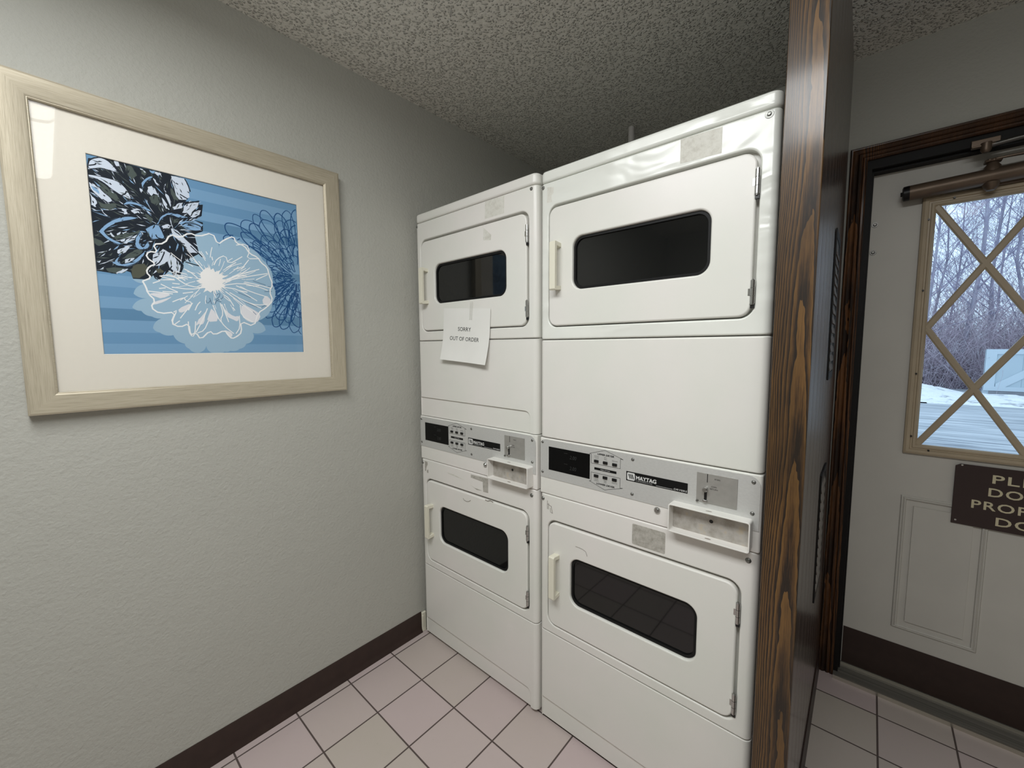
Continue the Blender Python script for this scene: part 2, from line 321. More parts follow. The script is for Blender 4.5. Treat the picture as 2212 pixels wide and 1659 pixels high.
# lattice window
LX0,LX1,LZ0,LZ1=1.7405,2.2685,1.010,1.890
b=MB(); b.sweep([(0,-.006),(0,.004),(.006,.010),(.012,.011),(.014,.008),(.019,.008),(.021,.013),(.030,.015),(.037,.012),(.0385,0),(.0385,-.001)],LX0,LX1,LZ0,LZ1,D)
lite=tag(b.build('window_frame','sand',door,30),'sand coloured window frame')
b=MB(); b.prism([(1.732,1.002),(2.277,1.002),(2.277,1.897),(1.732,1.897)],D,-.018,-.024); b.build('window_glass','wglass',door,0)
b=MB(); gx=(LX1-LX0)/4; gz=(LZ1-LZ0)/4
for (a,c,e,g) in ((0,0,4,4),(0,4,4,0),(0,2,2,0),(0,2,2,4),(2,0,4,2),(2,4,4,2)):
    p=Vector((LX0+a*gx,LZ0+c*gz)); q=Vector((LX0+e*gx,LZ0+g*gz)); d=(q-p).normalized(); nn=Vector((-d.y,d.x))
    A=.0105; Bq=.006
    hh=.006+ (a*1.0+c*.37+e*.11+g*.05)*.0002
    pts=[(A,-.004),(A,.003),(Bq,hh),(-Bq,hh),(-A,.003),(-A,-.004)]
    vs=[D(*(P_+nn*o_),h) for P_ in (p,q) for o_,h in pts]; b.add(vs,[(j,(j+1)%6,6+(j+1)%6,6+j) for j in range(6)])
b.build('lattice','sand',door,20)
for x,z in ((1.722,1.846),(1.722,1.59),(1.722,1.28),(1.722,1.04),(1.783,1.909),(1.772,.991),(2.0045,1.909),(2.0045,.991),(2.226,1.909),(2.226,.991),(2.287,1.846),(2.287,1.59),(2.287,1.28),(2.287,1.04)):
    b=MB(); b.lathe([(0.0005,.0155),(.003,.0155),(.0035,.008)],off(lambda a,bb,h:(a,-h,bb),x-1.556,0,z),10); b.build('screw_hole','black',door)
for z in (1.858,1.752):
    b=MB(); b.lathe([(.0005,.009),(.004,.009),(.0055,.006),(.006,.003),(.010,.003),(.0105,0)],off(lambda a,bb,h:(a,-h,bb),1.574-1.556,0,z),16); b.build('bolt','darksteel',door)
# sign on the door
sg=empty('door_sign',(2.037,YD-.0084,.845)); tag(sg,'dark brown plastic sign with cream letters below the door window','sign')
D2=lambda a,b,h:(a,-h,b)
b=MB(); b.prism([(-.192,-.112),(.192,-.112),(.192,.112),(-.180,.112),(-.192,.104)],D2,0,.004); b.build('plate','signbrown',sg,0,.001)
b=MB()
for s_,z_ in (('PLEASE',.056),('DO NOT',.008),('PROP OPEN',-.043),('DOOR',-.094)): text(b,s_,0,z_,.030,D2,.0044,xs={'PLEASE':1.43,'DOOR':1.3}.get(s_,1.19),bold=.0006,gap=1.12)
b.build('lettering','signtext',sg,0,fix=False)
for x,z in ((-.176,.108),(.176,.108),(-.181,-.098),(.181,-.098)):
    b=MB(); b.lathe([(.0004,.0065),(.003,.006),(.0035,.003)],off(D2,x,0,z),10); b.build('screw','chrome',sg)
# door closer
cl=empty('door_closer',(1.645,1.0,1.945)); tag(cl,'bronze tube door closer with folding arms above the door window','door closer')
P=lambda x,y,z:(x-1.645,y-1.0,z-1.945)
b=MB(); b.tube([P(1.664,1.0,1.944),P(2.30,1.0,1.966)],.026,20); b.build('cylinder','bronze',cl,40)
b=MB(); b.tube([P(1.645,1.0,1.9435),P(1.648,1.0,1.9436),P(1.664,1.0,1.9442)],[.020,.0255,.0265],16); b.tube([P(1.640,1.0,1.9433),P(1.646,1.0,1.9436)],.008,8); tag(b.build('end_cap','blackmetal',cl,40),'black end cap')
b=MB(); b.box(.21,.40,.020,.0448,-.022,.035); b.build('mounting_block','bronze',cl,0,.003)
b=MB(); b.tube([P(1.862,1.0,1.905),P(1.862,1.0,1.915),P(1.862,1.0,1.93)],[.010,.018,.022],14); b.build('lower_boss','bronze',cl,40)
b=MB(); b.tube([P(1.862,1.0,1.965),P(1.862,1.0,1.982),P(1.862,1.0,1.990),P(1.862,1.0,2.000)],[.022,.020,.014,.013],14); b.build('pinion','bronze',cl,40)
b=MB(); b.prism([(.200,-.012),(.225,-.014),(.275,-.009),(.34,.004),(.62,.010),(.62,-.016),(.34,-.020),(.25,-.022),(.205,-.018)],lambda a,bb,h:(a,bb,h),.053,.060)
b.prism([(.217-.02,-.014),(.217,-.022),(.217+.02,-.014),(.217+.02,.012),(.217,.02),(.217-.02,.012)],lambda a,bb,h:(a,bb,h),.050,.058)
b.build('main_arm','bronze',cl,0,.002)
b=MB(); b.tube([P(1.835,.962,2.040),P(1.86,.955,2.040),P(1.90,.950,2.042),P(2.28,.93,2.055)],[.010,.008,.008,.008],12); b.build('rod','darksteel',cl,40)
b=MB(); b.box(.160,.225,-.0375,-.0330,.099,.122); b.box(.160,.225,-.0520,-.0330,.094,.0995); b.tube([P(1.838,.953,2.018),P(1.838,.953,2.026),P(1.838,.953,2.050)],[.008,.013,.013],12); b.build('arm_bracket','bronze',cl,0,.0015)
# louvred vents on the partition
def vent(y0_,y1_,z0_,z1_,label):
    xb=lambda yy:1.4956-.0065*(yy+.066)/1.048-.006*((z0_+z1_)/2)/2.47*(yy+.066)/1.048
    v=empty('wall_vent',(xb(y0_),y0_,z0_)); tag(v,label,'vent','wood grilles on the partition')
    W_,H_=y1_-y0_,z1_-z0_; F=lambda a,bb,h:(h+ (xb(y0_+a)-xb(y0_)),a,bb)
    b=MB(); b.sweep([(-.022,0),(-.022,.003),(0,.004),(0,0)],0,W_,0,H_,F); b.build('frame','darkgap',v,0)
    b=MB(); b.prism([(.02,.02),(W_-.02,.02),(W_-.02,H_-.02),(.02,H_-.02)],F,.0006,.0015); b.build('backing','black',v,0)
    nl=int((H_-.05)/.03)
    for i in range(nl):
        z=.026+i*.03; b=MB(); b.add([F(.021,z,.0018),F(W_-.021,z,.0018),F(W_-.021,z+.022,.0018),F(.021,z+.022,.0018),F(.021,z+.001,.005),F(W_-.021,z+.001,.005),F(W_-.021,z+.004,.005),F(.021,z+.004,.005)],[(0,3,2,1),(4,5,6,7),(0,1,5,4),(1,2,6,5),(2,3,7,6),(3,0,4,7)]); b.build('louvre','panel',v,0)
vent(.46,.66,1.28,1.74,'dark wood louvred grille on the partition, the upper one beside the door')
vent(.44,.64,.56,.98,'dark wood louvred grille on the partition, the lower one beside the door')
# ceiling lights: two short wraparound fixtures in one row
for cx_,hl,lab in ((.86,.36,'shorter white wraparound ceiling light nearer the grey wall'),(1.695,.455,'longer white wraparound ceiling light nearer the entry door')):
    lt=empty('ceiling_light',(cx_,-1.31,H)); tag(lt,lab,'ceiling light','row of ceiling lights')
    b=MB(); b.box(-hl,hl,-.285,.285,-.034,0); b.build('housing','fixture',lt,0,.004)
    b=MB(); pr=[(-.275,-.034),(-.272,-.058),(-.258,-.078),(-.22,-.085),(.22,-.085),(.258,-.078),(.272,-.058),(.275,-.034)]
    vs=[(x,a,z) for x in (.009-hl,hl-.009) for a,z in pr]; b.add(vs,[(j,j+1,9+j,8+j) for j in range(7)]); b.build('diffuser','lamp',lt,40)
    for x in (.004-hl,hl-.009):
        b=MB(); b.prism(pr,lambda a,bb,h:(x+h,a,bb),0,.005); b.build('end_plate','fixture',lt,0)
# pipe above the dryers
b=MB(); b.tube([(0,0,0),(0,0,H-.0005)],.015,14)
pp=b.build('vent_pipe','pipe',None,40); pp.location=(.637,.855,0); tag(pp,'thin white pipe rising from behind the right dryer to the ceiling','pipe')
# ---------------- stacked dryers ----------------
W=.6858
def plan(w,r,depth,y0=0.,n=6,back=True):
    p=[]
    for i in range(n+1):
        t=math.radians(180+90*i/n); p.append((r+r*math.cos(t),y0+r+r*math.sin(t)))
    for i in range(n+1):
        t=math.radians(270+90*i/n); p.append((w-r+r*math.cos(t),y0+r+r*math.sin(t)))
    return p+[(w,depth),(0,depth)]
XYh=lambda a,b,h:(a,b,h)
def panel(name,z0,z1,mat,root,r=.018,holes=(),bev=.005,seg=3,depth=.045,recess=None):
    b=MB(); b.prism(plan(W,r,depth),XYh,z0,z1); o=b.build(name,mat,None,0)
    cs=[cutter(rrect(*h),XZ,.02,-.1) for h in holes]
    if recess: cs.append(cutter(recess,XZ,.02,-.0055))
    if cs: cut(o,cs)
    soften(o,bev,seg); o.parent=root; return o
def screw(x,z,parent,r=.0065,mat='screw',washer=False):
    b=MB(); f=off(XZ,x,0,z)
    if washer: b.lathe([(.0004,.0042),(.003,.004),(.0045,.002),(.0048,.0015),(.0065,.0018),(.009,.0016),(.0095,0)],f,20)
    else: b.lathe([(.0004,r*.55),(r*.45,r*.5),(r*.85,r*.28),(r,0)],f,16)
    b.prism([(-.004,-.0007),(.004,-.0007),(.004,.0007),(-.004,.0007)],f,.002,r*.58); return b.build('screw',mat,parent,40)
def patch(name,pts,mat,parent,h=.0003,y=0.):
    b=MB(); b.prism(pts,XZ,y,y+h); return b.build(name,mat,parent,0)
def door(root,z0,z1,wz0,wz1,hz0,hz1,hinges):
    x0,x1=.0385,.6420
    b=MB(); b.prism(rrect(x0,x1,z0,z1,.030,8),XZ,-.018,.0025); d=b.build('door','enamel',None,0)
    cut(d,[cutter(rrect(.1310,.5445,wz0,wz1,.034,8),XZ,.05,-.05)]); soften(d,.0055,4); d.parent=root
    b=MB(); out=rrect(.1325,.5430,wz0+.0015,wz1-.0015,.033,8); inn=rrect(.1395,.5365,wz0+.0085,wz1-.008,.028,8); n=len(out)
    vs=[XZ(a,c,-.006) for a,c in out]+[XZ(a,c,-.0055) for a,c in inn]+[XZ(a,c,-.012) for a,c in inn]
    b.add(vs,[(i,(i+1)%n,n+(i+1)%n,n+i) for i in range(n)]+[(n+i,n+(i+1)%n,2*n+(i+1)%n,2*n+i) for i in range(n)]); b.build('gasket','gasket',d,30)
    b=MB(); b.prism(rrect(.1335,.5420,wz0+.0025,wz1-.0025,.032,8),XZ,-.0105,-.016); b.build('window','dglass',d,0)
    # handle: a bar on two posts
    b=MB(); xa,xb=.0655,.0880
    b.prism([(hz0,.034),(hz0+.004,.038),(hz1-.004,.038),(hz1,.034),(hz1-.003,.0015),(hz1-.017,.0015),(hz1-.014,.026),(hz0+.014,.026),(hz0+.017,.0015),(hz0+.003,.0015)],lambda a,c,h:(h,-c,a),xa,xb)
    b.build('handle','almond',d,0,.0012)
    for za,zb in hinges:
        b=MB(); hz=(zb-za)/3; x=.6445
        for i in range(3): b.tube([(x,-.0035,za+i*hz+.0006),(x,-.0035,za+(i+1)*hz-.0006)],.0052,12)
        b.tube([(x,-.0035,za-.002),(x,-.0035,zb+.002)],.0030,10); b.box(x-.0100,x,-.0030,.003,za+hz+.001,zb-hz-.001); b.build('hinge','chrome',d,40)
        b=MB(); b.box(x-.004,x+.005,-.0028,.004,za-.010,za-.002); b.build('hinge_bumper','black',d,0)
    return d
def make_dryer(loc,label,left):
    R=empty('stacked_dryer',loc); tag(R,label,'dryer','stacked coin dryers in the alcove')
    b=MB(); b.box(.004,W-.004,.022,.700,.0,1.935); b.build('cabinet','enamel',R,0,.004)
    b=MB(); b.prism(plan(W+.001,.022,.705,-.0015),XYh,1.9312,1.9692); o=b.build('lid','enamel' if left else 'dented',None,0); soften(o,.009,4); o.parent=R
    up=panel('upper_front_panel',1.4138,1.9296,'enamel' if left else 'dented',R,holes=[(.0345,.6490,1.4545,1.8530,.034,8)])
    door(R,1.4580,1.8445,1.5715,1.7370,1.572,1.728,((1.744,1.802),(1.488,1.545)))
    mid=[(.010,1.05),(.655,1.05)]+[(.655-.024+.024*math.cos(math.radians(t)),1.153-.024+.024*math.sin(math.radians(t))) for t in range(0,91,15)]+[(.010,1.158)]
    panel('middle_panel',1.0722,1.4108,'enamel',R,recess=mid if left else None)
    panel('console',.8697,1.0700,'enamel',R,r=.007,bev=.004)
    lo=panel('lower_front_panel',.3572,.8683,'enamel',R,holes=[(.0345,.6490,.3895,.7800,.034,8)])
    door(R,.3940,.7730,.5020,.6705,.511,.667,((.671,.727),(.418,.474)))
    toe=[(.012,-.1),(.655,-.1)]+[(.655-.02+.02*math.cos(math.radians(t)),.085-.02+.02*math.sin(math.radians(t))) for t in range(0,91,15)]+[(.012,.090)]
    panel('toe_panel',.012,.3552,'enamel',R,recess=toe)
    b=MB(); b.box(.03,W-.03,.06,.68,-loc[2],.013); b.build('plinth','black',R,0)
    for x,z,p in ((.0125,1.917,up),(.662,1.918,up),(.0135,.850,lo),(.662,.846,lo)): screw(x,z,p,.0062 if z>1 else .0072,washer=(z>1 and x>.3 and not left))
    # control plate
    b=MB(); pts=[(.004,.9295),(.6815,.9275)]+[(.6815-.026+.026*math.cos(math.radians(t)),1.0655-.026+.026*math.sin(math.radians(t))) for t in range(0,91,15)]+[(.004+.022-.022*math.sin(math.radians(t)),1.0655-.022+.022*math.cos(math.radians(t))) for t in range(0,91,15)]
    b.prism(pts,XZ,0,.0016); cp=b.build('control_plate','silver',R,0)
    h0=.0016
    b=MB(); b.prism([(.040,.9605),(.2035,.9605),(.2035,1.0425),(.040,1.0425)],XZ,h0,h0+.0006); b.build('display','display',cp,0)
    b=MB(); y_=h0+.0009
    for z in (1.0125,.9755):
        b=MB(); text(b,'2.00',.139,z,.0125,XZ,y_,0,xs=.85,shear=.2); b.prism([(.104,z+.0165),(.118,z+.0165),(.118,z+.0177),(.104,z+.0177)],XZ,y_-.0002,y_); b.build('display_digits','lcd',cp,0,fix=False)
    b=MB(); y_=h0+.0002; wd=.0011
    for s in (1,-1):
        f=(lambda a,c,h,s=s:(a,-h,1.0+s*(c-1.0)))
        L=[(.2575,1.0635),(.3190,1.0445),(.3095,1.0455),(.3095,1.0150),(.2085,1.0150),(.2085,1.0440),(.2015,1.0450),(.2575,1.0635)]
        for p,q in zip(L,L[1:]): b.ribbon([p,q],wd,f,y_)
        zz=lambda z: 1.0+s*(z-1.0)
        tz=lambda z,h: z if s>0 else 2.0-z-h
        text(b,'UPPER DRYER' if s>0 else 'LOWER DRYER',.259,tz(1.0455,.0052),.0052,XZ,y_,xs=1.25,shear=.25,bold=.0003)
        for x,a,c in ((.2275,'WHITES &','COLORS'),(.2590,'PERM','PRESS'),(.2910,'DELICATES','')):
            if c: text(b,a,x,tz(1.0385,.0028),.0028,XZ,y_,xs=.95); text(b,c,x,tz(1.0335,.0028),.0028,XZ,y_,xs=.95)
            else: text(b,a,x,tz(1.0335,.0028),.0028,XZ,y_,xs=.95)
    b.prism([(.220,.9955),(.297,.9955),(.297,1.0035),(.220,1.0035)],XZ,h0,y_)
    b.prism([(.3295,.984),(.5095,.984),(.5095,1.0125),(.3295,1.0125)],XZ,h0,y_+.0003)
    b.build('printed_markings','ink',cp,0,fix=False)
    b=MB(); y_=h0+.0008
    text(b,'FABRIC SETTINGS',.2585,.9980,.0028,XZ,y_,xs=1.05); b.build('strip_lettering','whiteink',cp,0,fix=False); b=MB()
    b.prism(rrect(.3325,.3570,.9868,1.0095,.0035,4),XZ,y_-.0002,y_)
    text(b,'MAYTAG',.3600,.9925,.0112,XZ,y_,align='LEFT',xs=.98,bold=.0005,gap=.98)
    for x in (.3598,.3665,.3700,.3768,.3835,.3905,.4010,.4065): b.prism([(x-.0004,.9922),(x+.0036,.9922),(x+.0036,.9931),(x-.0004,.9931)],XZ,y_-.0002,y_)
    for x in (.3598,.3690,.3815,.3880): b.prism([(x-.0006,1.0030),(x+.0034,1.0030),(x+.0034,1.0038),(x-.0006,1.0038)],XZ,y_-.0002,y_)
    text(b,'COMMERCIAL',.3600,.9870,.0026,XZ,y_,align='LEFT',xs=1.75,gap=1.35)
    b.prism([(.4215,.9868),(.4690,.9868),(.4690,.9876),(.4215,.9876)],XZ,y_-.0002,y_)
    text(b,'DRYERS',.4715,.9868,.0050,XZ,y_,align='LEFT',xs=1.45,shear=.1)
    b.build('badge_lettering','whiteink',cp,0,fix=False)
    b=MB(); y_=h0+.0011
    for i in range(3):
        x=.3385+i*.0052; b.prism([(x-.0020,1.0050),(x+.0012,1.0050),(x+.0050,.9925),(x+.0036,.9905),(x+.0022,.9925)],XZ,y_-.0002,y_)
    b.build('badge_emblem','ink',cp,0,fix=False)
    for x in (.2275,.2590,.2910):
        for z in (1.0240,.9762):
            b=MB(); b.prism(rrect(x-.0078,x+.0078,z-.0045,z+.0045,.0012,2),XZ,h0,h0+.0035); b.build('button','black',cp,0,.0008)
    for x,z in ((.013,1.055),(.013,.948),(.349,1.051),(.349,.945),(.666,1.050),(.666,.970)): o=screw(x,z,cp,.0052); o.location.y=-h0
    # coin mechanism
    b=MB(); b.prism([(.5325,.9705),(.6315,.9705),(.6315,1.0510),(.5325,1.0510)],XZ,h0,.0032); co=b.build('coin_plate','coinsteel',R,0,.0006)
    y_=.0035
    b=MB(); b.prism([(.5585,1.0270),(.5603,1.0270),(.5603,1.0500),(.5585,1.0500)],XZ,.003,y_); b.build('coin_slot','black',co,0); b=MB(); b.prism([(.5525,.977),(.5595,.977),(.5595,1.004),(.5525,1.004)],XZ,.003,y_); b.build('lever_slot','black',co,0)
    b=MB(); text(b,'RTERS',.5840,1.0370,.0036,XZ,y_,xs=1.0); text(b,'COIN',.5760,1.0160,.0036,XZ,y_,xs=1.0); text(b,'RETURN',.5760,1.0095,.0036,XZ,y_,xs=1.0); b.build('printed_markings','ink',co,0,fix=False)
    b=MB(); b.lathe([(.0004,.017),(.005,.017),(.0064,.0155),(.0068,.012),(.0055,.003)],off(XZ,.5565,0,1.0090),18); b.build('return_knob','chrome',co,40)
    b=MB(); b.prism(rrect(.5500,.5615,.9735,.9800,.003,4),XZ,.003,.010); b.build('return_chute','chrome',co,0,.001)
    b=MB(); b.lathe([(.0004,.008),(.003,.008),(.0034,.003)],off(XZ,.5360,0,.9730),10); b.build('rivet','screw',co,40)
    # coin slide box
    x0,x1,z0,z1=.4690,.6690,.8775,.9560
    b=MB(); b.prism(rrect(x0,x1,z0,z1,.006,4),XZ,0,.034); o=b.build('coin_box','enamel',None,0); cut(o,[cutter(rrect(x0+.0035,x1-.0035,z0+.0035,z1-.0035,.004,4),XZ,-.01,.1)]); soften(o,.001,2); o.parent=R
    b=MB(); b.prism([(x0+.003,z0+.003),(x1-.003,z0+.003),(x1-.003,z1-.003),(x0+.003,z1-.003)],XZ,.0,.0030); tag(b.build('back_plate','steel',o,0),'worn bare steel back plate')
    b=MB(); b.lathe([(.0004,.0034),(.0045,.0034),(.0050,.0030)],off(XZ,.5725,0,.9235),16); b.build('key_hole','black',o,0)
    for zz,ss in ((z1+.0001,1),(z0+.0036,1)):
        b=MB(); b.lathe([(.0004,.0003),(.0075,.0003),(.008,0)],lambda a,c,h,zz=zz:(.570+a,-.020+c*.45,zz+h),16); b.build('rivet_hole','steel',o,0)
    # lock
    b=MB(); b.lathe([(.0004,.007),(.0022,.007),(.0026,.0075),(.0040,.0075),(.0044,.005),(.0070,.0055),(.0085,.004),(.0092,.0025),(.0095,0)],off(XZ,.4265,0,.9150),24); b.build('lock','chrome',R,40)
    b=MB(); b.lathe([(.0026,.0077),(.0040,.0077),(.0041,.0070)],off(XZ,.4265,0,.9150),20); 
    # old sticker marks
    if left:
        patch('sticker_residue',[(.438,1.865),(.536,1.865),(.537,1.926),(.440,1.926)],'residue',up)
        patch('sticker_residue',[(.430,1.787),(.470,1.781),(.473,1.80),(.433,1.832)],'residue',R,.0002,.0025)
        patch('sticker_residue',[(.340,.845),(.410,.841),(.412,.801),(.440,.802),(.441,.861),(.340,.858)],'adhesive',lo)
        patch('sticker_residue',[(.339,.812),(.375,.800),(.407,.804),(.360,.806)],'adhesive',lo)
        patch('sticker_residue',[(.028,.812),(.036,.812),(.040,.832),(.050,.846),(.048,.858),(.029,.858)],'adhesive',lo)
        patch('sticker_residue',[(.043,.806),(.053,.806),(.052,.822),(.044,.818)],'adhesive',lo)
        patch('scratch',[(.184,.836),(.230,.836),(.306,.826),(.250,.828),(.200,.831)],'residue',lo)
        b=MB(); b.ribbon([(.293,.746),(.300,.739),(.315,.737),(.330,.741),(.340,.748)],.0025,XZ,.0034); b.build('scratch','scratch',R,0)
        b=MB(); b.ribbon([(.425,.771),(.440,.770),(.455,.776),(.470,.772)],.004,XZ,.0032); b.build('scratch','scratch',R,0)
    else:
        patch('sticker_residue',[(.462,1.866),(.563,1.862),(.563,1.924),(.462,1.927)],'residue',up)
        patch('sticker_residue',[(.029,1.866),(.050,1.863),(.045,1.884),(.055,1.892),(.055,1.910),(.030,1.915)],'residue',up)
        patch('sticker_residue',rrect(.3515,.4520,.790,.854,.004,3),'adhesive',lo)
        b=MB()
        for l in ([(.033,.846),(.033,.815)],[(.039,.838),(.038,.815)],[(.033,.834),(.045,.830),(.052,.828)],[(.050,.829),(.055,.806)],[(.046,.822),(.047,.807),(.057,.805)]): b.ribbon(l,.0022,XZ,.0003)
        tag(b.build('scratch','scratch',lo,0),'scratched letter')
        b=MB(); b.ribbon([(.153,.717),(.165,.717),(.180,.716),(.192,.712),(.196,.704),(.198,.697)],.0018,XZ,.0032); b.build('scratch','scratch',R,0)
    return R
make_dryer((.7229,0,0),'white double-stack coin dryer beside the oak post',False)
make_dryer((.0296,-.0085,.0056),'white double-stack coin dryer next to the grey wall, under the out of order notice',True)
# ---------------- the notice ----------------
NX,NY,NZ=.0296+.3255,-.0095,1.4365
no=empty('paper_notice',(NX,NY-.004,NZ)); tag(no,'white paper notice taped to the left dryer reading SORRY OUT OF ORDER','notice')
th=math.radians(-3.9); w2,h2=.1375,.1075; b=MB(); nx,nz=10,14
def pap(u,v,e=0.):
    a=u*w2; c=v*h2
    y=-.0012-.006*max(0,(.2-v))**2*1.6-.0015*math.sin(u*3+v*2)*max(0,1-v)*.5 -.004*max(0,-v)*max(0,u)
    return (a*math.cos(th)-c*math.sin(th), y-e, a*math.sin(th)+c*math.cos(th))
vs=[]; 
for e in (0.,.0004):
    for j in range(nz+1):
        for i in range(nx+1): vs.append(pap(-1+2*i/nx,-1+2*j/nz,e))
n1=(nx+1)*(nz+1); fs=[]
for j in range(nz):
    for i in range(nx):
        q=(j*(nx+1)+i,j*(nx+1)+i+1,(j+1)*(nx+1)+i+1,(j+1)*(nx+1)+i); fs.append(q[::-1]); fs.append(tuple(x+n1 for x in q))
bd=[i for i in range(nx+1)]+[j*(nx+1)+nx for j in range(1,nz+1)]+[nz*(nx+1)+i for i in range(nx-1,-1,-1)]+[j*(nx+1) for j in range(nz-1,0,-1)]
for i in range(len(bd)): p,q=bd[i],bd[(i+1)%len(bd)]; fs.append((p,q,q+n1,p+n1))
b.add(vs,fs); b.build('sheet','paper',no,60)
b=MB(); F=lambda a,c,h: pap(a/w2,c/h2,h)
text(b,'SORRY',-.006,.0165,.0158,F,.0008,xs=1.13); b.build('lettering','ink',no,0,fix=False); b=MB(); text(b,'OUT OF ORDER',-.006,-.0225,.0158,F,.0008,xs=1.08); b.build('lettering','ink',no,0,fix=False)
b=MB(); b.ribbon([(.030,.135),(.031,.100),(.030,.062)],.018,F,.0010); b.build('tape','tape',no,0)
